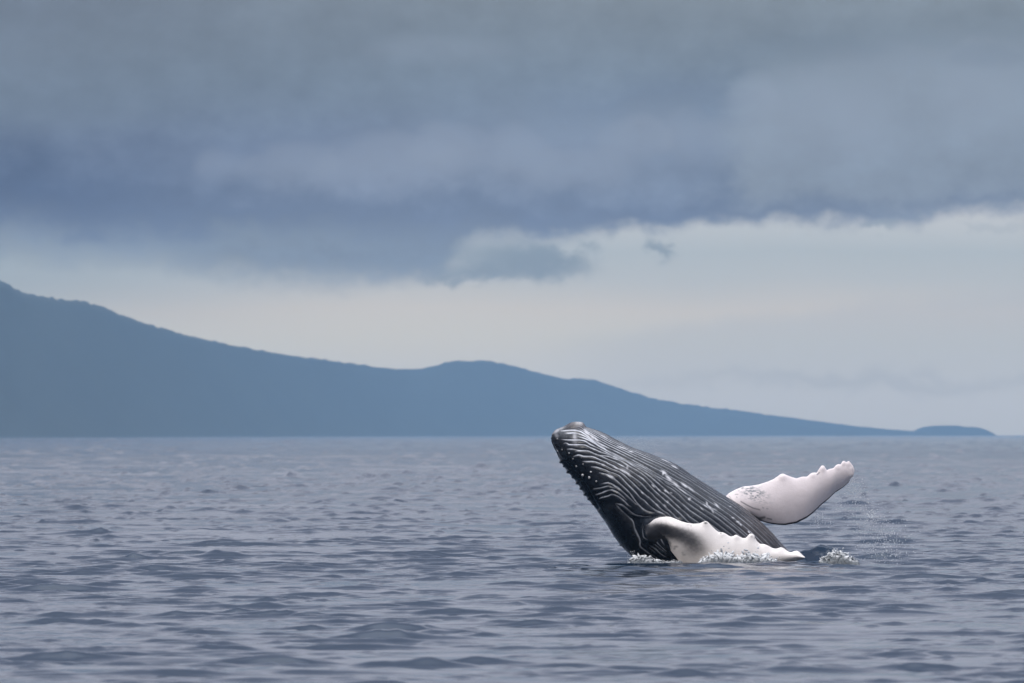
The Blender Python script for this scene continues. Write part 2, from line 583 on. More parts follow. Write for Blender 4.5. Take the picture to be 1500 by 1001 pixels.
def land(name, prof, r_of, label, width=900.0, seed=3, nf=26, rough=1.0):
    us = np.arange(max(prof[0][0], -60), prof[-1][0] + 1, 2.0)
    if prof[0][0] < -60:
        us = np.concatenate([np.arange(prof[0][0], -60, 20.0), us])
    pu, pv = zip(*prof)
    ys = np.interp(us, pu, pv)
    kern = np.hanning(9); kern /= kern.sum()
    ys = np.convolve(np.pad(ys, 4, mode='edge'), kern, mode='valid')
    a = (us - 750.0) / FPX
    r0 = np.mean([r_of(us + d_) for d_ in np.linspace(-380, 380, 39)], 0)
    hgt = np.maximum((HORV - ys) / FPX * r0 + CAM_H, 0.4)
    # trees and knolls on the crest
    crest = rough * (vnoise(us / 7.0, us * 0 + seed, seed, 4) - 0.5) * 3.2 * np.clip(hgt / 40.0, 0, 1)
    prof_t = np.concatenate([np.linspace(-1, 0, nf), np.linspace(0.06, 1.0, 16)])
    co = []
    for tt in prof_t:
        r = r0 + tt * width
        fall = (1 - abs(tt)) ** 1.15
        gul = (vnoise(us / 26.0, us * 0 + tt * 3.0 + seed, seed + 4, 4) - 0.5) * (1 - abs(tt)) * abs(tt) * 0.10
        z = hgt * np.clip(fall + gul, -0.02, 0.985) if abs(tt) > 1e-6 else hgt + 0
        z = z + crest * math.exp(-(tt / 0.03) ** 2)
        z = z - (abs(tt) > 0.97) * 0.6
        co.append(np.stack([np.tan(a) * r, r, z], 1))
    co = np.concatenate(co)
    o = grid_mesh(name, co, len(prof_t), len(us), mat=m_isl)
    tag(o, label, kind='structure')
    return o


land('hills', PROF, lambda u: np.interp(u, [-6500, -900, 0, 450, 900, 1400], [6500, 5300, 5700, 8900, 12300, 12900]),
     'hazy blue island slope falling gently from left to right behind the sea')
ISL = [(1318, 640), (1335, 633), (1345, 628), (1356, 625), (1375, 623.5), (1400, 623.5), (1415, 625.5), (1432, 626), (1445, 630),
       (1456, 636), (1462, 640)]
land('headland', ISL, lambda u: 13100.0 + 0 * u, 'small hazy blue headland at the low right end of the island', width=500.0, seed=9,
     nf=20, rough=0.5)

# ------------------------------------------------------------------ haze
def box(name, x0, x1, y0, y1, z0, z1):
    co = np.array([(x, y, z) for x in (x0, x1) for y in (y0, y1) for z in (z0, z1)])
    f = np.array([(0, 1, 3, 2), (4, 6, 7, 5), (0, 4, 5, 1), (2, 3, 7, 6), (0, 2, 6, 4), (1, 5, 7, 3)])
    return raw_mesh(name, co, f, smooth=False)


hz = box('haze', -14600, 14600, -300, HAZE_END, -1.8, HAZE_TOP)
m_h = bpy.data.materials.new('haze_air')
m_h.use_nodes = True
t = m_h.node_tree
t.nodes.clear()
pv_ = t.nodes.new('ShaderNodeVolumePrincipled')
pv_.inputs['Color'].default_value = (0.292, 0.500, 0.735, 1)
pv_.inputs['Density'].default_value = HAZE_D
pv_.inputs['Anisotropy'].default_value = 0.0
om = t.nodes.new('ShaderNodeOutputMaterial')
t.links.new(pv_.outputs[0], om.inputs['Volume'])
hz.data.materials.append(m_h)
tag(hz, kind='stuff')
# ------------------------------------------------------------------ whale
PX = DIST / FPX          # metres per picture unit at the whale


def catmull(P, t):
    P = np.asarray(P, float)
    n = len(P)
    i = np.clip(np.floor(t).astype(int), 0, n - 2)
    f = (t - i)[:, None]
    p0, p1, p2, p3 = P[np.maximum(i - 1, 0)], P[i], P[i + 1], P[np.minimum(i + 2, n - 1)]
    return 0.5 * ((2 * p1) + (-p0 + p2) * f + (2 * p0 - 5 * p1 + 4 * p2 - p3) * f ** 2 + (-p0 + 3 * p1 - 3 * p2 + p3) * f ** 3)


# pairs of points on the back (left) and belly (right) outline, snout to tail, side view
SEC = [((807.6, 638), (809.5, 633.5)), ((807.6, 646), (817, 628)), ((810.5, 654), (833, 624.4)), ((815.5, 664), (855, 625.2)),
       ((821.5, 677), (880, 632.2)), ((832.5, 692), (903, 644)), ((845.5, 708), (928, 656)), ((859.5, 729), (958, 667.0)),
       ((876.5, 750), (988, 679)), ((894.5, 773), (1016, 697.5)), ((914.5, 799.5), (1050, 719)), ((938, 821), (1086, 741)),
       ((970, 843), (1121, 770.5)), ((1005, 866), (1151, 802.5)), ((1040, 890), (1180, 836)), ((1100, 930), (1215, 876)),
       ((1160, 970), (1252, 920)), ((1230, 1012), (1285, 978)), ((1290, 1040), (1300, 1025))]
SL = np.array([a for a, b in SEC], float)
SR = np.array([b for a, b in SEC], float)
NS = 540
st = np.concatenate([np.linspace(0, 1, 26, endpoint=False) ** 1.3, np.linspace(1, 14, NS, endpoint=False), np.linspace(14, 18, 50)])
Ls, Rs = catmull(SL, st), catmull(SR, st)
# a blunt, closed tip
tipw = np.sqrt(np.clip(st / 0.55, 0.0, 1))[:, None]
Cs = (Ls + Rs) / 2
Ps = (Rs - Ls) / 2 * tipw
phi = np.radians(np.concatenate([np.linspace(-30, 205, 350, endpoint=False), np.linspace(205, 330, 60, endpoint=False)]))
rad = np.hypot(Ps[:, 0], Ps[:, 1])
Ph = Ps / np.maximum(rad, 1e-6)[:, None]
KB = 0.94
CO, SI = np.cos(phi), np.sin(phi)


def body_px(i, ph):
    """station index array, angle -> picture-plane units (u right, v down, w towards the viewer)"""
    c, s = np.cos(ph), np.sin(ph)
    return (Cs[i, 0] + c * Ps[i, 0], Cs[i, 1] + c * Ps[i, 1], s * rad[i] * KB)


U0 = Cs[:, None, 0] + CO[None] * Ps[:, None, 0]
V0 = Cs[:, None, 1] + CO[None] * Ps[:, None, 1]
W0 = SI[None] * rad[:, None] * KB
ST = np.repeat(st[:, None], len(phi), 1)
PHI = np.repeat(phi[None], len(st), 0)
front = (PHI > R(12)) & (PHI < R(186))


def z(ox, oy, sc_, pts_):
    return [(ox + x / sc_, oy + y / sc_) for x, y in pts_]


Z1, Z3, Z4, Z5, Z6, Z7 = ((800, 610, 16.69), (820, 660, 16.69), (890, 670, 16.69), (860, 710, 16.69), (930, 710, 16.69), (900, 765, 16.69))
zz = lambda Zk, *p: z(Zk[0], Zk[1], Zk[2], p)
LINES = {
    'a': (zz(Z1, (360, 358), (540, 345), (700, 345), (850, 370), (950, 430), (1130, 560)) + [(880, 650), (893, 656.5)] +
          [(915, 667), (935, 678), (958, 691), (975, 701)] + zz(Z6, (1080, 20), (1200, 100), (1335, 190)), 1),
    'b': (zz(Z1, (450, 410), (580, 405), (700, 402), (850, 440), (1000, 510), (1130, 590), (1250, 665)) + [(890, 659.5), (910, 669.5), (930, 681), (955, 694)] +
          zz(Z6, (860, -40), (1000, 20), (1150, 130), (1335, 250)), 1),
    'c': (zz(Z1, (760, 490), (900, 520), (1050, 580), (1200, 660), (1335, 745)) + [(892, 661.5)] +
          zz(Z4, (200, -40), (460, 60), (640, 130), (860, 230), (1060, 350), (1240, 470), (1335, 520)) + zz(Z6, (760, -60), (880, 10), (1100, 170), (1240, 280), (1335, 350)), 1),
    'd': (zz(Z1, (370, 565), (600, 575), (800, 575), (950, 600), (1100, 690), (1335, 800)) +
          zz(Z4, (180, -20), (430, 80), (600, 150), (720, 200), (900, 290), (1100, 430), (1250, 540)) + zz(Z6, (750, 0), (900, 95), (1050, 210), (1240, 400), (1335, 480)), 1),
    'e': (zz(Z1, (430, 670), (470, 652), (520, 665), (560, 690), (750, 690), (950, 700), (1080, 760), (1250, 830), (1335, 870)) +
          zz(Z4, (0, -80), (320, 40), (460, 90), (600, 180), (800, 300), (1000, 430), (1160, 560)) + zz(Z6, (620, 0), (760, 120), (920, 270), (1060, 380), (1190, 490), (1335, 620)), 1),
    'f': (zz(Z1, (520, 805), (640, 800), (800, 830), (1000, 840), (1120, 880), (1260, 940)) +
          zz(Z4, (0, -30), (150, 20), (300, 70), (430, 150), (560, 230), (760, 340), (900, 440), (1040, 560), (1160, 690), (1300, 830)) +
          zz(Z6, (720, 220), (870, 350), (1000, 470), (1130, 590), (1250, 690), (1335, 780)), 1),
    'g': (zz(Z3, (380, 25), (430, 10), (620, 10), (760, 40), (860, 80), (1000, 130)) +
          zz(Z4, (0, 40), (180, 110), (330, 190), (430, 240), (540, 310), (700, 410), (850, 510), (960, 610), (1080, 740), (1180, 840), (1335, 980)) +
          zz(Z6, (760, 400), (840, 460), (960, 570), (1100, 700), (1300, 900)), 1),
    'h': (zz(Z3, (330, 150), (460, 110), (580, 140), (800, 150), (950, 210), (1130, 280)) +
          zz(Z4, (0, 140), (150, 210), (260, 270), (400, 330), (500, 390), (620, 480), (760, 580), (880, 690), (970, 790), (1080, 880), (1160, 970)) +
          zz(Z6, (640, 440), (740, 540), (920, 700), (1000, 790), (1080, 850)), 0),
    'i': (zz(Z3, (560, 270), (700, 270), (850, 275), (960, 310), (1070, 350)) +
          zz(Z4, (0, 230), (120, 290), (280, 350), (400, 430), (500, 520), (620, 630), (760, 770), (860, 860), (1000, 980)) +
          zz(Z6, (330, 300), (480, 440), (570, 530), (700, 640), (800, 700), (880, 780)), 0),
    'j': (zz(Z3, (770, 400), (880, 405), (1000, 440), (1150, 490)) +
          zz(Z4, (0, 340), (160, 390), (270, 440), (350, 510), (480, 650), (580, 750), (680, 850), (800, 990)) +
          zz(Z6, (220, 380), (330, 490), (500, 620), (650, 690), (770, 750)), 0),
    'k': (zz(Z3, (970, 545), (1130, 580), (1220, 620)) +
          zz(Z4, (0, 430), (100, 470), (180, 540), (300, 640), (430, 760), (540, 870), (620, 980)) + zz(Z5, (1190, 410)) +
          zz(Z6, (0, 390), (100, 500), (180, 580), (280, 640), (380, 670), (480, 690)), 0),
    'l': (zz(Z3, (1010, 815), (1180, 785)) + zz(Z4, (0, 620), (100, 650), (200, 710), (320, 800)) +
          zz(Z5, (620, 0), (740, 60), (830, 140), (950, 250), (1080, 370), (1180, 460), (1270, 510)), 0),
    'm': (zz(Z5, (150, 110), (330, 80), (520, 35), (600, 60), (690, 95)), 0),
    'n': (zz(Z5, (210, 250), (350, 205), (480, 150), (590, 130), (700, 165), (800, 230), (960, 380)), 0),
    'o': (zz(Z5, (290, 350), (350, 320), (500, 280), (610, 240), (750, 290), (900, 400), (1000, 500), (1080, 540)), 0),
    'p': (zz(Z5, (690, 462), (750, 475), (850, 500), (950, 570), (1040, 650), (1120, 710), (1220, 760), (1335, 770)) + zz(Z6, (150, 780), (400, 785)), 0),
    'q': (zz(Z5, (690, 470), (760, 560), (880, 690), (1000, 810), (1080, 900)) +
          zz(Z7, (440, 50), (480, 180), (540, 320), (590, 440), (620, 590), (720, 680), (850, 770), (950, 830), (1030, 890), (1150, 970)), 0),
    'r': (zz(Z7, (700, 110), (680, 200), (690, 280), (720, 370), (850, 450), (980, 530), (1100, 640), (1280, 770)), 0),
    's': (zz(Z7, (980, 370), (1050, 470), (1140, 580), (1280, 720)), 0),
    't': (zz(Z7, (1135, 300), (1150, 380), (1190, 460), (1240, 550)), 0),
    'v': (zz(Z7, (840, 560), (1000, 660), (1140, 790), (1270, 860)), 0),
    'w': (zz(Z7, (860, 640), (990, 740)), 0),
}


def invert(p):
    """picture point -> (station, angle) on the side facing the camera"""
    d = np.array(p)[None] - Cs[5:]
    tt = (d * Ph[5:]).sum(1) / np.maximum(rad[5:], 1e-6)
    res = np.abs(d[:, 0] * Ph[5:, 1] - d[:, 1] * Ph[5:, 0]) + 50 * np.maximum(np.abs(tt) - 0.995, 0)
    k = int(np.argmin(res))
    return st[5 + k], math.acos(max(-1, min(1, tt[k])))


def densify(P, step=1.5):
    P = np.array(P, float)
    t_ = np.linspace(0, len(P) - 1, len(P) * 6)
    Q = catmull(P, t_)
    d = np.r_[0, np.cumsum(np.hypot(*np.diff(Q, axis=0).T))]
    n = max(int(d[-1] / step), 2)
    dd = np.linspace(0, d[-1], n)
    return np.stack([np.interp(dd, d, Q[:, 0]), np.interp(dd, d, Q[:, 1])], 1)


fU, fV = U0[front], V0[front]
groove = np.zeros(len(fU))
sidx = np.arange(len(fU))
pig = np.zeros(len(fU))
phi_a = None
for key, (P, ext) in LINES.items():
    Q = densify(P)
    if ext:
        s_e, p_e = invert(Q[-1])
        ss = np.arange(s_e + 0.08, 14.0, 0.12)
        cs_ = catmull(np.c_[Cs], np.interp(ss, st, np.arange(len(st))))
        ps_ = catmull(np.c_[Ps], np.interp(ss, st, np.arange(len(st))))
        Q = np.concatenate([Q, cs_ + math.cos(p_e) * ps_])
    if key == 'a':
        inv = [invert(q) for q in Q]
        sa = np.array([q[0] for q in inv]); pa = np.array([q[1] for q in inv])
        o_ = np.argsort(sa)
        phi_a = (sa[o_], pa[o_])
    # nearest distance to the polyline
    best = np.full(len(fU), 1e9)
    along = np.zeros(len(fU))
    lo, hi = Q.min(0) - 6, Q.max(0) + 6
    m = np.where((fU > lo[0]) & (fU < hi[0]) & (fV > lo[1]) & (fV < hi[1]))[0]
    bu, bv, bb_, ba = fU[m], fV[m], best[m], along[m]
    for q in range(len(Q) - 1):
        a_, b_ = Q[q], Q[q + 1]
        e = b_ - a_
        L2 = max((e ** 2).sum(), 1e-9)
        w_ = np.where(np.abs(bu - a_[0]) + np.abs(bv - a_[1]) < 14)[0]
        if not len(w_):
            continue
        tq = np.clip(((bu[w_] - a_[0]) * e[0] + (bv[w_] - a_[1]) * e[1]) / L2, 0, 1)
        dd = np.hypot(bu[w_] - a_[0] - tq * e[0], bv[w_] - a_[1] - tq * e[1])
        c_ = dd < bb_[w_]
        bb_[w_[c_]] = dd[c_]
        ba[w_[c_]] = (q + tq[c_]) / (len(Q) - 1)
    ends = np.clip(np.minimum(ba * len(Q) * 1.5 / 7.0, 1 if ext else (1 - ba) * len(Q) * 1.5 / 7.0), 0, 1) * 0.8 + 0.2
    seed = (ord(key) * 7) % 97
    wid = 0.40 + 0.28 * vnoise(ba * len(Q) / 9.0 + seed, ba * 0, seed, 2)
    br = 0.12 + 1.25 * vnoise(ba * len(Q) / 6.0 + seed, bu * 0.04, seed + 3, 3) ** 1.2
    # pale lines are strong on the throat, fainter down the belly
    br = br * (1.0 - (0.5 if key in 'abcd' else 0.3) * sst(bu, 880, 930) - 0.15 * sst(bu, 930, 1010)) * ends * (1.6 - 0.6 * sst(bu, 860, 910))
    br = br * (0.9 if key in 'pqrstvwl' else 1.0)
    gp = np.exp(-(bb_ / (wid * 1.25)) ** 2)
    groove[m] = np.maximum(groove[m], np.exp(-(bb_ / 1.35) ** 2) * ends)
    pig[m] = np.maximum(pig[m], gp * br)

# pleats over the rest of the belly, beyond the last traced groove
GR = np.zeros_like(U0)
PG = np.zeros_like(U0)
GR[front] = groove
PG[front] = pig
pa_s = np.interp(ST, phi_a[0], phi_a[1])
pa_k = np.convolve(np.pad(pa_s[:, 0], 15, mode='edge'), np.ones(31) / 31, mode='valid')
pitch = R(6.6)
ph_u = (pa_k[:, None] - PHI) / pitch + 0.10 * np.sin(ST * 1.3)
inreg = (ph_u > 0.45) & (ph_u < 19)
dist_g = np.abs(ph_u - np.round(ph_u)) * pitch * rad[:, None]
lid = np.round(ph_u)
brn = vnoise(ST * 1.7 + lid * 13.7, lid * 3.3, 5, 4)
fade_s = sst(ST, 2.2, 3.6)
gw = 1.25
g2 = 0.7 * np.exp(-(dist_g / gw) ** 2) * inreg * fade_s
headw = 1 - sst(ST, 5.5, 8.5)
p2 = np.exp(-(dist_g / 0.75) ** 2) * inreg * fade_s * (0.25 + 0.55 * headw + 0.9 * (brn - 0.45))
GR = np.maximum(GR, g2)
PG = np.maximum(PG, np.clip(p2, 0, 1))

# scars and pale smears: (u, v, ru, rv, angle, strength)
SC = [(842, 640, 5.5, 3.2, 90, 0.55), (843, 650, 5, 3, 80, 0.22), (842, 646, 4.0, 6, 0, 0.18), (816, 631, 6, 2.4, -35, 0.5), (822, 627, 5, 2.5, -20, 0.4), (815, 638, 4, 2.5, 60, 0.22),
      (860, 634, 6, 2.2, 45, 0.75), (868, 640, 5, 2.0, 40, 0.75), (873, 643, 6, 1.6, 45, 0.8), (880, 651, 7, 2.0, 38, 0.35), (863, 641, 5, 2, 50, 0.4), (885, 640, 5, 1.2, 30, 0.5),
      (912, 656, 6, 0.9, 18, 0.9), (924, 661.5, 3.5, 0.9, 15, 0.9), (914, 690, 7, 2.4, 28, 0.62), (920, 694, 5, 1.6, 50, 0.55), (903, 686, 4, 1.0, 25, 0.6),
      (919, 685, 1.6, 2.6, 0, 0.5), (895, 697, 5, 1.3, 30, 0.7), (884, 681, 3.0, 1.3, 20, 0.7), (893, 698, 5, 1.5, 35, 0.6),
      (973, 692, 4.5, 1.4, 35, 1.0), (972, 693, 1.5, 3, 20, 0.9), (980, 701, 7, 1.7, 42, 0.9), (990, 709, 7, 1.6, 38, 0.75), (1003, 711, 5.5, 1.7, 38, 0.9), (1011, 716, 8, 1.4, 38, 0.6),
      (988, 684, 5, 1.0, 28, 0.9), (975, 675, 12, 0.6, 27, 0.7), (1000, 719, 9, 1.0, 36, 0.6), (975, 719, 2.2, 1.5, 40, 0.7), (978, 721, 3, 0.8, 45, 0.7),
      (1010, 731, 2.0, 1.8, 0, 0.8), (1036, 738, 3.4, 1.0, 65, 0.7), (1040, 743, 4, 1.2, 45, 0.7), (1034, 741, 4, 0.9, 35, 0.6), (1044, 748, 4, 1.6, 70, 0.45), (1047, 746, 4, 1.2, 20, 0.3),
      (1050, 740, 5, 1.0, 42, 0.65), (1028, 745, 3, 1.0, 45, 0.5), (1051, 741, 5, 1.1, 42, 0.5), (1074, 758.5, 2.2, 0.9, 20, 0.9), (1081, 764.5, 2.2, 1.2, 10, 0.9), (1085, 768.5, 1.8, 1.2, 50, 0.8),
      (1097, 779.5, 2.0, 0.9, 40, 0.9), (1083, 767, 1.5, 0.8, 0, 0.6), (1070, 742, 1.5, 0.7, 0, 0.4), (983, 722, 2, 0.8, 30, 0.5), (941, 722, 2.8, 1.0, 48, 0.7), (963, 740, 3, 1.0, 42, 0.6),
      (974, 741, 2.5, 1.0, 45, 0.7), (978, 735, 2.0, 1.2, 40, 0.5), (957, 712, 3, 1.0, 45, 0.7), (966, 718, 2.5, 1, 42, 0.6)]
su, sv, sp = U0, V0, np.zeros_like(U0)
for (u0, v0, ru, rv, ang, k) in SC:
    m = (np.abs(U0 - u0) < 22) & (np.abs(V0 - v0) < 22) & front
    du, dv_ = U0[m] - u0, V0[m] - v0
    c, s_ = math.cos(R(ang)), math.sin(R(ang))
    a_, b_ = (du * c + dv_ * s_) / ru, (-du * s_ + dv_ * c) / rv
    edge_ = 0.5 + 1.0 * vnoise(U0[m] * 0.55, V0[m] * 0.55, 31, 3)
    sp[m] = np.maximum(sp[m], k * np.exp(-(a_ ** 2 + b_ ** 2) ** 1.3 / edge_))


# relief --------------------------------------------------------------
def pinside(poly, u, v):
    P = np.array(poly, float)
    inside = np.zeros(u.shape, bool)
    dmin = np.full(u.shape, 1e9)
    n = len(P)
    for i in range(n):
        a_, b_ = P[i], P[(i + 1) % n]
        c_ = ((a_[1] > v) != (b_[1] > v)) & (u < (b_[0] - a_[0]) * (v - a_[1]) / (b_[1] - a_[1] + 1e-12) + a_[0])
        inside ^= c_
        e = b_ - a_
        tq = np.clip(((u - a_[0]) * e[0] + (v - a_[1]) * e[1]) / (e ** 2).sum(), 0, 1)
        dmin = np.minimum(dmin, np.hypot(u - a_[0] - tq * e[0], v - a_[1] - tq * e[1]))
    return np.where(inside, dmin, -dmin)


disp = -1.15 * GR
# soft swelling between pleats
CHEEK = [(872, 748), (883, 741), (893, 737), (901, 739), (911, 751), (921, 763), (927, 774), (930, 786), (936, 800), (950, 811),
         (970, 824), (975, 850), (930, 850), (896, 800), (876, 765)]
dc = np.full_like(U0, -99.0)
dc[front] = pinside(CHEEK, fU, fV)
disp += np.where(front, 3.8 * sst(dc, -1.5, 11.0) * (0.35 + 0.65 * sst(U0, 884, 904)), 0)
ROOT = [(942, 772), (944, 763), (960, 757), (1000, 762), (1000, 800), (985, 815), (960, 800), (942, 788)]
dr = np.full_like(U0, -99.0)
dr[front] = pinside(ROOT, fU, fV)
disp += np.where(front, 4.0 * sst(dr, -4.0, 12.0), 0)
HOLE = [(908, 748), (921, 757), (937, 757), (962, 757), (945, 764), (940, 776), (940, 790), (952, 803), (935, 796), (928, 775)]
dh = np.full_like(U0, -99.0)
dh[front] = pinside(HOLE, fU, fV)
disp -= np.where(front, 3.0 * sst(dh, -3.0, 4.5), 0)
# jaw line: the lip swells over the dark upper jaw along the left edge
JAW = np.array([(808, 648), (818, 668), (832, 683), (848, 697), (858, 712), (868, 730), (876, 745)])
jd = np.full_like(U0, 99.0)
for a_, b_ in zip(JAW[:-1], JAW[1:]):
    e = b_ - a_
    tq = np.clip(((U0 - a_[0]) * e[0] + (V0 - a_[1]) * e[1]) / (e ** 2).sum(), 0, 1)
    jd = np.minimum(jd, np.hypot(U0 - a_[0] - tq * e[0], V0 - a_[1] - tq * e[1]))
disp -= 1.6 * np.exp(-(jd / 1.8) ** 2) * front
# chin knob
ck = np.exp(-(np.abs((U0 - 841.5) / 13.5) ** 4)) * np.exp(-((V0 - 621.0) / 8.0) ** 4) * (np.cos(PHI) > 0.1)
disp += 8.5 * ck * np.exp(-(np.abs(PHI - R(20)) / R(75)) ** 4)
# tubercles: (u, v, radius, height)
TUB = [(808.5, 636, 1.9, 3.2), (807, 641, 1.6, 2.4), (811.5, 652, 1.6, 1.2), (815, 661, 2, 1.5), (821.5, 676.5, 2.2, 2.6), (825.5, 683.5, 1.8, 1.8),
       (832, 691.5, 2.4, 2.8), (838.5, 700, 2.0, 1.7), (845.5, 708, 2.4, 2.6), (850.5, 716, 2.2, 2.4), (857, 724.5, 2.2, 2.2), (862, 731.5, 1.8, 1.6),
       (868, 739, 1.6, 1.2), (817, 644, 1.7, 1.4), (817.5, 660.5, 1.6, 1.3), (823.5, 658.5, 1.6, 1.2), (827, 672.5, 1.6, 1.2), (834, 664, 1.6, 1.4), (839.5, 672.5, 1.5, 1.2),
       (854, 680.5, 1.4, 1.0), (851.5, 671, 1.6, 1.0), (835, 688, 1.5, 1.0), (851, 706, 1.4, 0.8), (846, 692, 1.4, 0.8)]
tubm = np.zeros_like(U0)
for (u0, v0, r0, h0) in TUB:
    m = (np.abs(U0 - u0) < 10) & (np.abs(V0 - v0) < 10)
    wz = W0[m] * 0.35 if v0 > 0 else 0
    q = ((U0[m] - u0) ** 2 + (V0[m] - v0) ** 2 + np.where(SI[None].repeat(len(st), 0)[m] < 0, 99, 0)) / r0 ** 2
    e = np.exp(-q ** 1.2)
    disp[m] += h0 * (1.0 if r0 > 1.75 else 0.72) * e
    tubm[m] = np.maximum(tubm[m], e)
disp += 0.9 * (vnoise(ST * 2.2, PHI * 3.0, 41, 3) - 0.5) * sst(ST, 0.3, 2)
disp *= sst(ST, 0.0, 0.5)

PNx, PNy = Ph[:, None, 0] * CO[None], Ph[:, None, 1] * CO[None]
U1 = U0 + disp * PNx
V1 = V0 + disp * PNy
W1 = W0 + disp * SI[None]


def place(u, v, w):
    """side-view units -> metres; w counts towards the camera"""
    y = DIST - w * PX
    return np.stack([(u - 750.0) * (y / FPX), y, CAM_H + (HORV - v) * (y / FPX)], -1)


wh = bpy.data.objects.new('humpback_whale', None)
sc.collection.objects.link(wh)
base = Vector(tuple(place(1050.0, 826.0, 0.0)))
wh.location = base
tag(wh, 'dark humpback whale breaching belly up, grooved throat raised and white flippers spread', 'whale')


def under(o, parent=wh):
    """keep the mesh where it is while hanging it under its parent"""
    if o.type == 'MESH':
        o.data.transform(__import__('mathutils').Matrix.Translation(-base))
    o.parent = parent


def skin_mat(name, rough0=0.26, rough1=0.42, mott=(0.78, 1.16), lump=0.03):
    m, t, b = new_mat(name)
    a = t.nodes.new('ShaderNodeAttribute')
    a.attribute_name = 'pigment'
    ns = t.nodes.new('ShaderNodeTexNoise')
    ns.inputs['Scale'].default_value = 9.0
    ns.inputs['Detail'].default_value = 8.0
    ns.inputs['Roughness'].default_value = 0.65
    tc_ = t.nodes.new('ShaderNodeTexCoord')
    t.links.new(tc_.outputs['Object'], ns.inputs['Vector'])
    mr = t.nodes.new('ShaderNodeMapRange')
    mr.inputs['From Min'].default_value = 0.3
    mr.inputs['From Max'].default_value = 0.7
    mr.inputs['To Min'].default_value = mott[0]
    mr.inputs['To Max'].default_value = mott[1]
    t.links.new(ns.outputs['Fac'], mr.inputs['Value'])
    mu = t.nodes.new('ShaderNodeVectorMath')
    mu.operation = 'SCALE'
    t.links.new(a.outputs['Color'], mu.inputs[0])
    t.links.new(mr.outputs[0], mu.inputs['Scale'])
    t.links.new(mu.outputs[0], b.inputs['Base Color'])
    mr2 = t.nodes.new('ShaderNodeMapRange')
    mr2.inputs['From Min'].default_value = 0.35
    mr2.inputs['From Max'].default_value = 0.65
    mr2.inputs['To Min'].default_value = rough0
    mr2.inputs['To Max'].default_value = rough1
    t.links.new(ns.outputs['Fac'], mr2.inputs['Value'])
    t.links.new(mr2.outputs[0], b.inputs['Roughness'])
    n2 = t.nodes.new('ShaderNodeTexNoise')
    n2.inputs['Scale'].default_value = 38.0
    n2.inputs['Detail'].default_value = 4.0
    t.links.new(tc_.outputs['Object'], n2.inputs['Vector'])
    bp = t.nodes.new('ShaderNodeBump')
    bp.inputs['Strength'].default_value = 0.35
    bp.inputs['Distance'].default_value = 0.008
    t.links.new(n2.outputs['Fac'], bp.inputs['Height'])
    t.links.new(bp.outputs[0], b.inputs['Normal'])
    b.inputs['IOR'].default_value = 1.34
    b.inputs['Coat Weight'].default_value = 0.25
    b.inputs['Specular IOR Level'].default_value = 0.38
    b.inputs['Coat Roughness'].default_value = 0.10
    b.inputs['Coat IOR'].default_value = 1.33
    n3 = t.nodes.new('ShaderNodeTexNoise')
    n3.inputs['Scale'].default_value = 14.0
    n3.inputs['Detail'].default_value = 5.0
    t.links.new(tc_.outputs['Object'], n3.inputs['Vector'])
    bp3 = t.nodes.new('ShaderNodeBump')
    bp3.inputs['Strength'].default_value = 0.6
    bp3.inputs['Distance'].default_value = lump
    t.links.new(n3.outputs['Fac'], bp3.inputs['Height'])
    t.links.new(bp3.outputs[0], b.inputs['Coat Normal'])
    return m


m_skin = skin_mat('whale_skin', 0.2, 0.36)
m_flip = skin_mat('flipper_skin', 0.3, 0.45, (0.95, 1.03), 0.01)

# colour: slate to blue-black, sky sheen painted in grey on the upper belly, warmer brown low on the belly, pale groove lines and scars
slate = np.array([0.011, 0.014, 0.021])
black = np.array([0.004, 0.005, 0.008])
belly = np.array([0.020, 0.023, 0.031])  # grey of the sky reflected on wet skin, put into the colour
brown = np.array([0.070, 0.054, 0.050])
col = np.zeros(U0.shape + (3,)) + slate
k = (sst(np.degrees(PHI), 95, 150))[..., None]
col = col * (1 - k) + black * k
k = (sst(np.degrees(PHI), 62, 30) * sst(ST, 5.5, 8) * 0.8)[..., None]
col = col * (1 - k) + belly * k
k = (sst(ST, 10.5, 12.2) * sst(np.degrees(PHI), 80, 40) * 0.75 * vnoise(PHI * 20, ST * 0.6, 51, 3))[..., None]
col = col * (1 - k) + brown * k
k = (sst(np.degrees(PHI), 120, 70) * (1 - sst(ST, 2.0, 4.0)) * 0.7)[..., None]
col = col * (1 - k) + np.array([0.075, 0.080, 0.090]) * k
col *= (0.75 + 0.55 * vnoise(ST * 3.0, PHI * 9.0, 52, 4))[..., None]
k = np.clip(ck * 1.3, 0, 1)[..., None] * (np.cos(PHI) > 0.1)[..., None]
kq = np.exp(-(((U0 - 843.5) / 6.5) ** 2 + ((V0 - 623.5) / 3.2) ** 2) ** 1.2)[..., None]
kn = np.array([0.075, 0.066, 0.070]) * (1 - kq) + np.array([0.42, 0.40, 0.39]) * kq
col = col * (1 - k) + kn * k
k = np.clip(PG, 0, 1)[..., None]
col = col * (1 - k) + np.array([0.62, 0.64, 0.70]) * k
k = np.clip(sp, 0, 1)[..., None]
col = col * (1 - k) + np.array([0.66, 0.66, 0.70]) * k
body = grid_mesh('body', place(U1, V1, W1).reshape(-1, 3), len(st), len(phi), wrap=True, mat=m_skin)
attr(body, 'pigment', col.reshape(-1, 3))
under(body)


def surface_at(u, v):
    s_, p_ = invert((u, v))
    i = int(np.argmin(np.abs(st - s_)))
    j = int(np.argmin(np.abs(phi - p_)))
    n = np.array([PNx[i, j], PNy[i, j], SI[j]])
    return np.array([U1[i, j], V1[i, j], W1[i, j]]), n


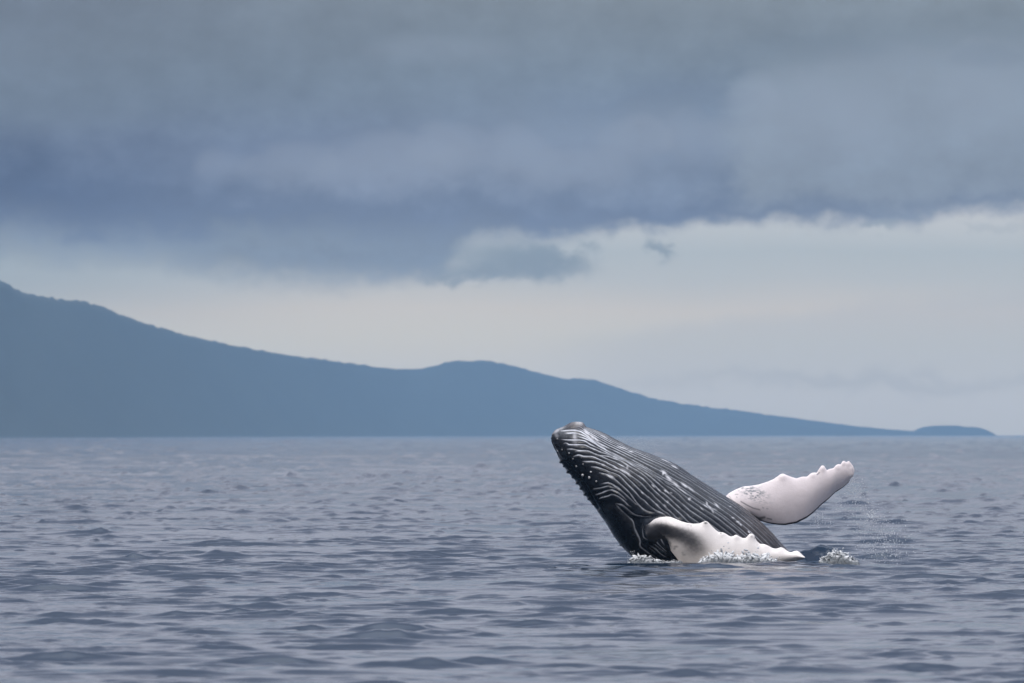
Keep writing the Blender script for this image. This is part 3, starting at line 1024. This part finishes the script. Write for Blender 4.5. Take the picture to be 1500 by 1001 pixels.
# barnacles: small pale cups on the lip
m_barn, t, b = new_mat('barnacle_shell')
b.inputs['Base Color'].default_value = (0.62, 0.60, 0.60, 1)
b.inputs['Roughness'].default_value = 0.5
BN = [(853.5, 696.3, 2.1, 0.9), (863, 699.8, 2.0, 0.9), (865.5, 691.4, 1.5, 0.9), (873.5, 705.3, 1.5, 0.6), (844.2, 683.4, 1.5, 0.5), (834.2, 664, 1.3, 0.5),
      (817.6, 660.8, 1.2, 0.5), (816.5, 643, 1.1, 0.45), (854, 680, 1.2, 0.35), (840, 672.4, 1.1, 0.35), (823.6, 658.6, 1.2, 0.4), (910, 797.5, 1.4, 0.12), (883, 728, 1.0, 0.3)]
for (u0, v0, r0, pale) in BN:
    c, n = surface_at(u0, v0)
    n = n / np.linalg.norm(n)
    t1 = np.cross(n, (0.3, 1, 0.2)); t1 /= np.linalg.norm(t1)
    t2 = np.cross(n, t1)
    prof = [(1.0, -0.6), (1.0, 0.0), (0.82, 0.45), (0.55, 0.75), (0.35, 0.70), (0.22, 0.35), (0.02, 0.3)]
    pts_ = []
    for (pr, ph_) in prof:
        for q in range(10):
            a_ = q / 10 * 2 * math.pi
            rj = r0 * pr * (1 + 0.12 * math.sin(a_ * 3 + u0))
            pts_.append(c + (t1 * math.cos(a_) + t2 * math.sin(a_)) * rj + n * ph_ * r0)
    pts_ = np.array(pts_)
    o = grid_mesh('barnacle', place(pts_[:, 0], pts_[:, 1], pts_[:, 2]), len(prof), 10, wrap=True, mat=m_skin)
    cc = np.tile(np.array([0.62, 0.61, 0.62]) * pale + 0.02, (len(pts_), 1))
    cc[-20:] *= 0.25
    attr(o, 'pigment', cc)
    under(o)


# flippers -------------------------------------------------------------
def flipper(name, lead, trail, w_of, thick, bumps, paint, bend=0.0, nT=340, nC=72, sign=1):
    """leading and trailing edge polylines (side view), lens section between them"""
    def resample(P, n):
        P = np.array(P, float)
        d = np.r_[0, np.cumsum(np.hypot(*np.diff(P, axis=0).T))]
        tt = np.linspace(0, d[-1], n * 3)
        Q = np.stack([np.interp(tt, d, P[:, 0]), np.interp(tt, d, P[:, 1])], 1)
        return Q[np.linspace(0, len(Q) - 1, n).round().astype(int)]
    # light smoothing keeps knobs but drops corners
    def smooth(P, n):
        Q = resample(P, n)
        k_ = np.hanning(7); k_ /= k_.sum()
        Q2 = np.stack([np.convolve(np.pad(Q[:, i], 3, mode='edge'), k_, mode='valid') for i in (0, 1)], 1)
        return Q2
    A, B = smooth(lead, nT), smooth(trail, nT)
    c = 0.5 - 0.5 * np.cos(np.linspace(0, math.pi, nC))        # 0 leading .. 1 trailing
    tt = np.linspace(0, 1, nT)
    kb_ = np.hanning(57); kb_ /= kb_.sum()
    As = np.stack([np.convolve(np.pad(A[:, i], 28, mode='reflect', reflect_type='odd'), kb_, mode='valid') for i in (0, 1)], 1)
    fe = np.exp(-c / 0.10)
    UU = As[:, None, 0] * (1 - c) + B[:, None, 0] * c + (A - As)[:, None, 0] * fe
    VV = As[:, None, 1] * (1 - c) + B[:, None, 1] * c + (A - As)[:, None, 1] * fe
    T2 = np.repeat(tt[:, None], nC, 1)
    C2 = np.repeat(c[None], nT, 0)
    chord = np.hypot(*(A - B).T)
    th = thick(tt)[:, None] * 0.72 * np.minimum(1, chord[:, None] / 12.0)
    sec = np.sqrt(np.clip(C2, 0, 1)) * (1 - C2) ** 0.75 * 1.75
    wmid = w_of(T2, C2)
    bump_h = np.zeros_like(UU)
    for (u0, v0, r0, h0) in bumps:
        bump_h += h0 * 0.6 * np.exp(-(((UU - u0) ** 2 + (VV - v0) ** 2) / r0 ** 2) ** 1.1)
    bump_h *= np.clip(sec * 3, 0, 1)
    ripple = 0.4 * (vnoise(T2 * 14, C2 * 4, 61, 3) - 0.5) * np.clip(sec * 2, 0, 1)
    Wf = wmid + th * sec + bump_h + ripple
    Wb = wmid - th * sec * 0.8 - bump_h * 0.6
    # one closed ring per station: front 0..nC-1, then back nC-2..1
    u = np.concatenate([UU, UU[:, -2:0:-1]], 1)
    v = np.concatenate([VV, VV[:, -2:0:-1]], 1)
    w = np.concatenate([Wf, Wb[:, -2:0:-1]], 1)
    colf = paint(UU, VV, T2, C2, True)
    colb = paint(UU, VV, T2, C2, False)
    col_ = np.concatenate([colf, colb[:, -2:0:-1]], 1)
    n = u.shape[1]
    # close the tip
    u[-1] = u[-1].mean() * 0.3 + u[-1] * 0.7
    v[-1] = v[-1].mean() * 0.3 + v[-1] * 0.7
    w[-1] = w[-1].mean()
    o = grid_mesh(name, place(u, v, w).reshape(-1, 3), nT, n, wrap=True, mat=m_flip)
    attr(o, 'pigment', col_.reshape(-1, 3))
    under(o)
    return o


lead_n = [(944, 776), (946, 769), (951.5, 765.3), (958, 760.8), (967, 757.8), (976, 756.9), (982, 757.4), (990.3, 760.6), (998.4, 764), (1006.5, 766.2),
          (1016.4, 767.5), (1024.5, 767), (1029, 765), (1033.5, 763.4), (1037, 764.8), (1041.6, 769.8), (1047.9, 776), (1053.3, 780), (1055.5, 780.0),
          (1058.9, 780.0), (1063.4, 782), (1067.9, 785.2), (1071.5, 786.2), (1074.5, 785.4), (1076.9, 783.6), (1079.5, 783.6), (1083, 786), (1087.6, 788.5),
          (1092, 788.5), (1094.8, 785.8), (1097.5, 782.4), (1101, 781.6), (1104.7, 783.8), (1106.5, 788.8), (1109.2, 793.3), (1113.7, 796.9), (1120, 797.3),
          (1125.4, 799.5), (1130.8, 802.7), (1135.3, 804), (1139.8, 803.4), (1143.4, 801.8), (1147.9, 803), (1151.5, 805.8), (1156, 808.8), (1158.4, 809.4),
          (1161.6, 808), (1167.2, 806.8), (1171.2, 808.8), (1175.2, 812.8), (1179.5, 816.5)]
trail_n = [(950, 797), (962, 800), (972, 797), (979.6, 800.3), (983, 807.5), (990.3, 816.6), (998, 828), (1010, 838), (1035, 845), (1080, 845), (1130, 834),
           (1155, 825), (1179.5, 818)]


def paint_near(u, v, T, C, frontside):
    warm = sst(C, 0.15, 0.9)[..., None]
    c = np.array([0.80, 0.745, 0.715]) * (1 - warm) + np.array([0.74, 0.665, 0.60]) * warm
    c = c * (0.97 + 0.06 * vnoise(u * 0.12, v * 0.16, 71, 4))[..., None]
    # dark smear from the shoulder
    path_ = densify([(944, 772), (950, 778), (966, 776), (984, 780), (1002, 786), (1014, 793), (1024, 803)], 2.0)
    wd = np.interp(np.linspace(0, 1, len(path_)), [0, 0.3, 0.6, 0.85, 1], [9, 8, 8.5, 11, 13])
    st_ = np.interp(np.linspace(0, 1, len(path_)), [0, 0.3, 0.6, 0.85, 1], [5.0, 5.0, 4.2, 2.2, 0.7])
    k_ = np.zeros_like(u)
    for (p, w_, s_) in zip(path_, wd, st_):
        k_ = np.maximum(k_, s_ * np.exp(-((u - p[0]) ** 2 + (v - p[1]) ** 2) / w_ ** 2))
    k_ += 0.30 * np.exp(-((u - 1018) / 17) ** 2 - ((v - 808) / 11) ** 2)
    k_ += 0.30 * np.exp(-((u - 1013) / 16) ** 2 - ((v - 798) / 12) ** 2) + 0.12 * np.exp(-((u - 1003) / 14) ** 2 - ((v - 812) / 10) ** 2)
    k_ = 1 - np.exp(-k_ * (0.7 + 0.6 * vnoise(u * 0.25, v * 0.5, 72, 4)))
    # shoulder itself is as dark as the body, with a ragged border
    rag = 3.0 * (vnoise(u * 0.45, v * 0.45, 73, 4) - 0.5) * 2.4
    lim = np.interp(v, [755, 764, 770, 778, 790, 800, 808, 820], [930, 940, 948, 968, 981, 983, 980, 985])
    k_ = np.maximum(k_, sst(lim - u + rag, -4, 5))
    top = sst(v - np.interp(u, [940, 960, 980, 1000, 1040], [768, 764, 767, 773, 780]) + rag * 0.6, -5, 4)
    k_ = np.clip(k_ * top, 0, 1)[..., None]
    c = c * (1 - k_) + np.array([0.018, 0.018, 0.022]) * k_
    for (u0, v0, ru, rv, s_) in ((1033.5, 766.4, 3.0, 1.7, 0.97), (1056, 781.6, 1.1, 1.0, 0.8), (1101, 786, 2.0, 1.8, 0.45), (1105.5, 788.5, 0.8, 1.4, 0.45), (1002, 813, 3, 1.4, 0.45), (1000, 810, 2, 1.5, 0.4),
                                 (1008, 769, 3.2, 0.5, 0.5), (1012.3, 770.5, 0.6, 2.5, 0.5), (990, 801, 3.5, 1.5, 0.6), (988, 804, 2, 1.5, 0.5), (1109, 798.5, 0.6, 0.6, 0.5)):
        k_ = (s_ * np.exp(-(((u - u0) / ru) ** 2 + ((v - v0) / rv) ** 2) ** 1.6))[..., None]
        c = c * (1 - k_) + np.array([0.05, 0.055, 0.05]) * k_
    if not frontside:
        c = c * 0.0 + np.array([0.06, 0.06, 0.07])
    return c


flipper('flipper', lead_n, trail_n,
        lambda T, C: 66 + 20 * sst(T, 0.0, 0.25) - 16 * sst(T, 0.5, 1.0) + 7 * np.sin(np.clip(C, 0, 1) * math.pi) - 8 * C * (1 - T),
        lambda t_: np.interp(t_, [0, 0.2, 0.6, 0.9, 1], [12, 9, 6.5, 4, 2.5]),
        [(1033.5, 766, 5, 2.2), (1057, 782, 4.5, 1.6), (1078, 786, 4.5, 1.8), (1100, 785.5, 5, 2.6), (1122, 799.5, 5, 1.5), (1143.5, 804.5, 5.5, 1.9), (1167, 809.5, 4.5, 1.6), (975, 763, 12, 2.0)],
        paint_near)

lead_f = [(1052, 742), (1058, 733), (1064.3, 726), (1067.6, 722.7), (1077.5, 717.3), (1088.5, 712.9), (1099.5, 712.0), (1111.5, 710), (1124.7, 705.7),
          (1133.5, 701.9), (1139, 698), (1143.4, 694.7), (1147.3, 693.9), (1152, 696.0), (1159.9, 699.1), (1166.5, 701.2), (1175.3, 698.4), (1181.9, 698.6),
          (1187.4, 693.8), (1191.8, 692.2), (1196.2, 692.9), (1199.5, 687.5), (1203.3, 681.9), (1207, 682.3), (1209.9, 687.0), (1211.5, 689.2), (1214.8, 687.2),
          (1220.3, 686.4), (1224.7, 681.6), (1228, 679.9), (1231.3, 680.9), (1233.5, 676.6), (1236.3, 674.9), (1239.6, 677.4), (1243.4, 675.2), (1246.7, 678.7),
          (1250, 683.6), (1251.8, 689), (1250.8, 695.7), (1249, 698.5)]
trail_f = [(1092, 775), (1100, 766), (1108, 761), (1114, 763.4), (1125.8, 766.9), (1140, 769.1), (1150, 769.5), (1166.5, 766.6), (1181.9, 758.9), (1191.8, 751.2), (1202.7, 740.2), (1214.8, 730.3),
           (1223.6, 721.5), (1233.5, 715.5), (1242.3, 708.4), (1245, 704.5), (1245.8, 701.2), (1248, 699.5)]


def paint_far(u, v, T, C, frontside):
    c = np.zeros(u.shape + (3,)) + np.array([0.80, 0.715, 0.715])
    c = c * (0.97 + 0.06 * vnoise(u * 0.09, v * 0.12, 81, 4))[..., None]
    sp_ = np.exp(-(((u - 1103) / 21) ** 2 + ((v - 722 - (u - 1103) * 0.35) / 12) ** 2) ** 1.3)
    n_ = vnoise(u * 0.32, v * 0.75, 82, 5, 0.6)
    k_ = np.clip(sp_ * sst(n_, 0.42, 0.70) * 1.1, 0, 0.85)
    k_ = np.maximum(k_, 0.85 * np.exp(-(((u - 1103) / 8.5) ** 2 + ((v - 719.5 + (u - 1103) * 0.16) / 1.9) ** 2) ** 1.2) * (0.4 + 0.6 * (n_ > 0.42)))
    k_ = k_[..., None]
    c = c * (1 - k_) + np.array([0.13, 0.16, 0.18]) * k_
    for ln, w_, s_ in (([(1085.5, 735), (1094, 740), (1103, 744.5), (1113, 747)], 0.9, 0.75), ([(1068, 727), (1078, 739), (1092, 749), (1104, 756)], 0.7, 0.45),
                       ([(1103, 756.5), (1112, 759.5), (1120, 758)], 1.7, 0.8), ([(1077, 724.5), (1081, 724.3)], 0.7, 0.6), ([(1079, 728), (1079.5, 729)], 0.8, 0.5),
                       ([(1124, 759.6), (1130, 761)], 1.0, 0.75), ([(1117, 743.5), (1118.5, 744.5)], 0.9, 0.5), ([(1123, 745.5), (1125, 745.5)], 0.8, 0.5),
                       ([(1099, 755.5), (1106, 762), (1114, 763)], 3.2, 0.97), ([(1197, 695.5), (1200, 692.5)], 1.0, 0.75), ([(1248, 684), (1249, 693)], 0.5, 0.25)):
        d_ = np.full_like(u, 99.0)
        for a_, b_ in zip(ln[:-1], ln[1:]):
            e = np.array(b_) - np.array(a_)
            tq = np.clip(((u - a_[0]) * e[0] + (v - a_[1]) * e[1]) / (e ** 2).sum(), 0, 1)
            d_ = np.minimum(d_, np.hypot(u - a_[0] - tq * e[0], v - a_[1] - tq * e[1]))
        k_ = (s_ * np.exp(-(d_ / w_) ** 2))[..., None]
        c = c * (1 - k_) + np.array([0.06, 0.065, 0.08]) * k_
    chord_ = np.hypot(60, 1)
    k_ = (sst(C, 0.955, 0.975) * sst(T, 0.12, 0.2))[..., None]
    c = c * (1 - k_) + np.array([0.012, 0.012, 0.022]) * k_
    if not frontside:
        c = c * 0.0 + np.array([0.07, 0.07, 0.085])
    return c


flipper('flipper', lead_f, trail_f,
        lambda T, C: -20 - 30 * T + 9 * np.sin(np.clip(C, 0, 1) * math.pi) * (1 - T * 0.5) - 12 * C,
        lambda t_: np.interp(t_, [0, 0.2, 0.6, 0.9, 1], [13, 9, 6, 3.5, 2.5]),
        [(1147, 698, 6, 2.4), (1191, 696, 4, 1.3), (1205, 686.5, 4.5, 2.2), (1227, 684, 4, 1.3), (1236, 679, 3.2, 1.2), (1243, 680, 3.2, 1.2), (1248, 687, 3, 1.0)],
        paint_far)

# ------------------------------------------------------------------ splash
m_foam, t, b = new_mat('foam')
a = t.nodes.new('ShaderNodeAttribute')
a.attribute_name = 'pigment'
t.links.new(a.outputs['Color'], b.inputs['Base Color'])
b.inputs['Roughness'].default_value = 0.32
b.inputs['IOR'].default_value = 1.333
FOAM = np.array([0.74, 0.745, 0.75])
DEEP = np.array([0.085, 0.095, 0.105])

ico_v = []
gr = (1 + 5 ** 0.5) / 2
for s1 in (-1, 1):
    for s2 in (-1, 1):
        ico_v += [(0, s1, s2 * gr), (s1, s2 * gr, 0), (s2 * gr, 0, s1)]
ico_v = np.array(ico_v) / math.hypot(1, gr)
ico_f = []
for i in range(12):
    for j in range(i + 1, 12):
        for k3 in range(j + 1, 12):
            a_, b_, c_ = ico_v[i], ico_v[j], ico_v[k3]
            if max(np.linalg.norm(a_ - b_), np.linalg.norm(b_ - c_), np.linalg.norm(a_ - c_)) < 1.1:
                ico_f.append((i, j, k3) if np.dot(np.cross(b_ - a_, c_ - a_), a_) > 0 else (i, k3, j))
ico_f = np.array(ico_f)
# once subdivided, for the blobs that show
v2, f2, cache = [tuple(p) for p in ico_v], [], {}
def mid(i, j):
    k_ = (min(i, j), max(i, j))
    if k_ not in cache:
        p = (np.array(v2[i]) + np.array(v2[j])) / 2
        v2.append(tuple(p / np.linalg.norm(p)))
        cache[k_] = len(v2) - 1
    return cache[k_]
for (i, j, k3) in ico_f:
    a_, b_, c_ = mid(i, j), mid(j, k3), mid(k3, i)
    f2 += [(i, a_, c_), (j, b_, a_), (k3, c_, b_), (a_, b_, c_)]
ico2_v, ico2_f = np.array(v2), np.array(f2)


def droplets(name, items, cols, label, fine=False):
    """items: (u, v, w, radius, stretch, tilt) in side-view units, joined into one countless mass"""
    V_, F_ = (ico2_v, ico2_f) if fine else (ico_v, ico_f)
    items = np.array(items)
    n = len(items)
    jit = 1 + 0.25 * (rng.random((n, len(V_))) - 0.5)
    base_v = V_[None] * jit[..., None]
    r_ = items[:, 3][:, None]
    stx = items[:, 4][:, None]
    ang = items[:, 5][:, None]
    x0, y0 = base_v[..., 0] * r_ * stx, base_v[..., 1] * r_
    u = items[:, 0][:, None] + x0 * np.cos(ang) - y0 * np.sin(ang)
    v = items[:, 1][:, None] + x0 * np.sin(ang) + y0 * np.cos(ang)
    w = items[:, 2][:, None] + base_v[..., 2] * r_
    co = place(u, v, w).reshape(-1, 3)
    f = (F_[None] + (np.arange(n) * len(V_))[:, None, None]).reshape(-1, 3)
    f = f[:, ::-1]
    o = raw_mesh(name, co, f, m_foam)
    attr(o, 'pigment', np.repeat(cols, len(V_), 0))
    tag(o, label, kind='stuff')
    return o


def churn(name, u0, u1, w0, w1, hfun, label, seed, nu=260, nw=60, white=0.5):
    """rough water thrown up: a heaped, torn surface with its own thickness down to the sea"""
    uu = np.linspace(u0, u1, nu)
    ww = np.linspace(w0, w1, nw)
    UU, WW = np.meshgrid(uu, ww, indexing='ij')
    e = np.clip(np.minimum((UU - u0) / 8, (u1 - UU) / 8), 0, 1) * np.sin(np.clip((WW - w0) / (w1 - w0), 0, 1) * math.pi) ** 0.5
    n1 = vnoise(UU * 0.16, WW * 0.14, seed, 3)
    n2 = vnoise(UU * 0.30, WW * 0.25, seed + 1, 4, 0.55)
    rid = 1 - np.abs(2 * n2 - 1)
    h = hfun(UU) * e * (0.30 + 0.75 * n1 + 0.55 * (rid - 0.5))
    jag = np.clip(vnoise(UU * 0.30, WW * 0.2, seed + 2, 3) - 0.58, 0, 1) * 26 * e * (hfun(UU) / 14.0)
    h = np.maximum(h + jag, -2)
    WATER_V = HORV + CAM_H * FPX / (DIST - WW * PX)
    vv = WATER_V + 1.6 - h + WW * 0.0
    su_ = UU + (vnoise(UU * 0.22, WW * 0.2 + 9, seed + 3, 3) - 0.5) * (5 + 1.1 * np.clip(h, 0, 30))
    k_ = np.clip(sst(rid + 0.25 * n1, 1.05 - white * 0.5, 1.25 - white * 0.35) + sst(jag, 1, 4), 0, 1)
    k_ = np.clip(k_ * (0.55 + 0.9 * vnoise(UU * 0.2, WW * 0.2, seed + 5, 3)), 0, 1)[..., None]
    k_ = k_ * (0.12 + 0.88 * sst(h / np.maximum(hfun(UU), 1.0), 0.35, 0.95))[..., None]
    c = DEEP * (1 - k_) + FOAM * k_
    # heights are measured at the sea's own place under each point
    co = place(su_, vv, WW)
    o = grid_mesh(name, co.reshape(-1, 3), nu, nw, mat=m_foam)
    attr(o, 'pigment', c.reshape(-1, 3))
    tag(o, label, kind='stuff')
    return o


def hgt_near(u):
    return np.interp(u, [1018, 1035, 1050, 1058, 1075, 1085, 1100, 1112, 1125, 1140], [4, 11, 17, 18, 14, 10, 16, 15, 10, 4])


churn('splash', 1016, 1142, 86, 112, hgt_near, 'torn white and grey water splashing up against the near flipper', 101, 420, 60, 0.35)
churn('splash', 918, 1006, 58, 100, lambda u: np.interp(u, [918, 930, 940, 955, 975, 990, 1006], [3, 11, 13, 9, 5, 7, 4]),
      'low foamy water heaped where the dark head meets the sea', 111, 300, 70, 0.2)
churn('splash', 1196, 1262, 50, 92, lambda u: np.interp(u, [1196, 1212, 1225, 1240, 1262], [5, 13, 18, 15, 3]),
      'ragged white foam on the end of the water hump by the flipper tip', 121, 240, 60, 0.12)

it, cl = [], []
def spray(n, uf, vf, wf, rf_, pale=(0.5, 1.0), st=1.0):
    for _ in range(n):
        u = uf(); v = vf(u)
        it.append((u, v, wf(), rf_(), 1 + st * random.random() * 1.3, random.uniform(-3, 0)))
        p = random.uniform(*pale) * 0.85
        cl.append(DEEP * (1 - p) + np.array([0.82, 0.84, 0.87]) * p)

for (cu, cw, n_, up_) in ((1050, 7, 60, 12), (1043, 5, 40, 10), (1062, 6, 60, 14), (1066, 3, 30, 19), (1074, 6, 50, 12), (1094, 5, 50, 12), (1104, 5, 60, 14), (1113, 5, 50, 11), (1124, 4, 26, 9), (1134, 4, 20, 8), (1088, 3, 20, 10)):
    spray(n_, lambda cu=cu, cw=cw: random.gauss(cu, cw), lambda u, up_=up_: 826 - abs(random.gauss(0, 1)) * up_ * 0.55 - 2, lambda: random.uniform(92, 108),
          lambda: random.choice((0.4, 0.6, 0.8, 1.1, 1.6)), (0.35, 1.0))
for (cu, cv, n_, s_) in ((1221, 815, 70, 6), (1233, 818, 90, 6), (1216, 820, 50, 5), (1240, 822, 40, 4), (1228, 812, 50, 5)):
    spray(int(n_ * 0.7), lambda cu=cu, s_=s_: random.gauss(cu, s_), lambda u, cv=cv: min(828, random.gauss(cv, 4.5)), lambda: random.uniform(55, 85),
          lambda: random.choice((0.4, 0.6, 0.9, 1.4)), (0.25, 1.0))
spray(120, lambda: random.uniform(918, 1004), lambda u: 827 - abs(random.gauss(0, 3.0)), lambda: random.uniform(62, 96), lambda: random.choice((0.4, 0.6, 0.9)), (0.3, 0.9))
spray(40, lambda: random.uniform(918, 930), lambda u: random.uniform(806, 826), lambda: random.uniform(30, 60), lambda: 0.35, (0.3, 0.8))
droplets('spray', it, np.array(cl), 'white water drops thrown up along the near flipper and hump', fine=True)

# drips and mist falling from the raised flipper
it, cl = [], []
def drop(u, v, r_, p):
    it.append((u, v, random.uniform(-70, -20), r_, 1 + random.random(), random.uniform(-2.0, -1.1)))
    cl.append(DEEP * (1 - p) + np.array([0.82, 0.84, 0.87]) * p)

for k0 in range(1100):
    q = random.random() ** 0.8
    u = 1246 + 62 * q + random.gauss(0, 7 + 20 * q)
    v = 703 + 124 * q + random.gauss(0, 9)
    if v < 829:
        drop(u, v, random.choice((0.16, 0.2, 0.26, 0.34, 0.45)), random.uniform(0.5, 1))
for k0 in range(90):
    drop(random.gauss(1277, 5), random.gauss(756, 5), random.choice((0.25, 0.35, 0.45)), 0.95)
for k0 in range(200):
    drop(random.gauss(1302, 13), min(828, random.gauss(797, 17)), random.choice((0.22, 0.3, 0.4, 0.5)), 0.95)
for (cu, cv, n_) in ((1248, 708, 60), (1252, 712, 40), (1196, 762, 70), (1200, 757, 30), (1255, 780, 60), (1243, 752, 60), (1230, 740, 70), (1215, 770, 60)):
    for k0 in range(n_):
        drop(random.gauss(cu, 5), random.gauss(cv, 6), random.choice((0.16, 0.22, 0.3)), 0.9)
for cu in (1194, 1198, 1205):
    for k0 in range(14):
        drop(cu + random.gauss(0, 0.5), 752 + k0 * 1.1, 0.3, 0.9)
droplets('mist', it, np.array(cl), 'fine water drops dripping from the raised white flipper tip')
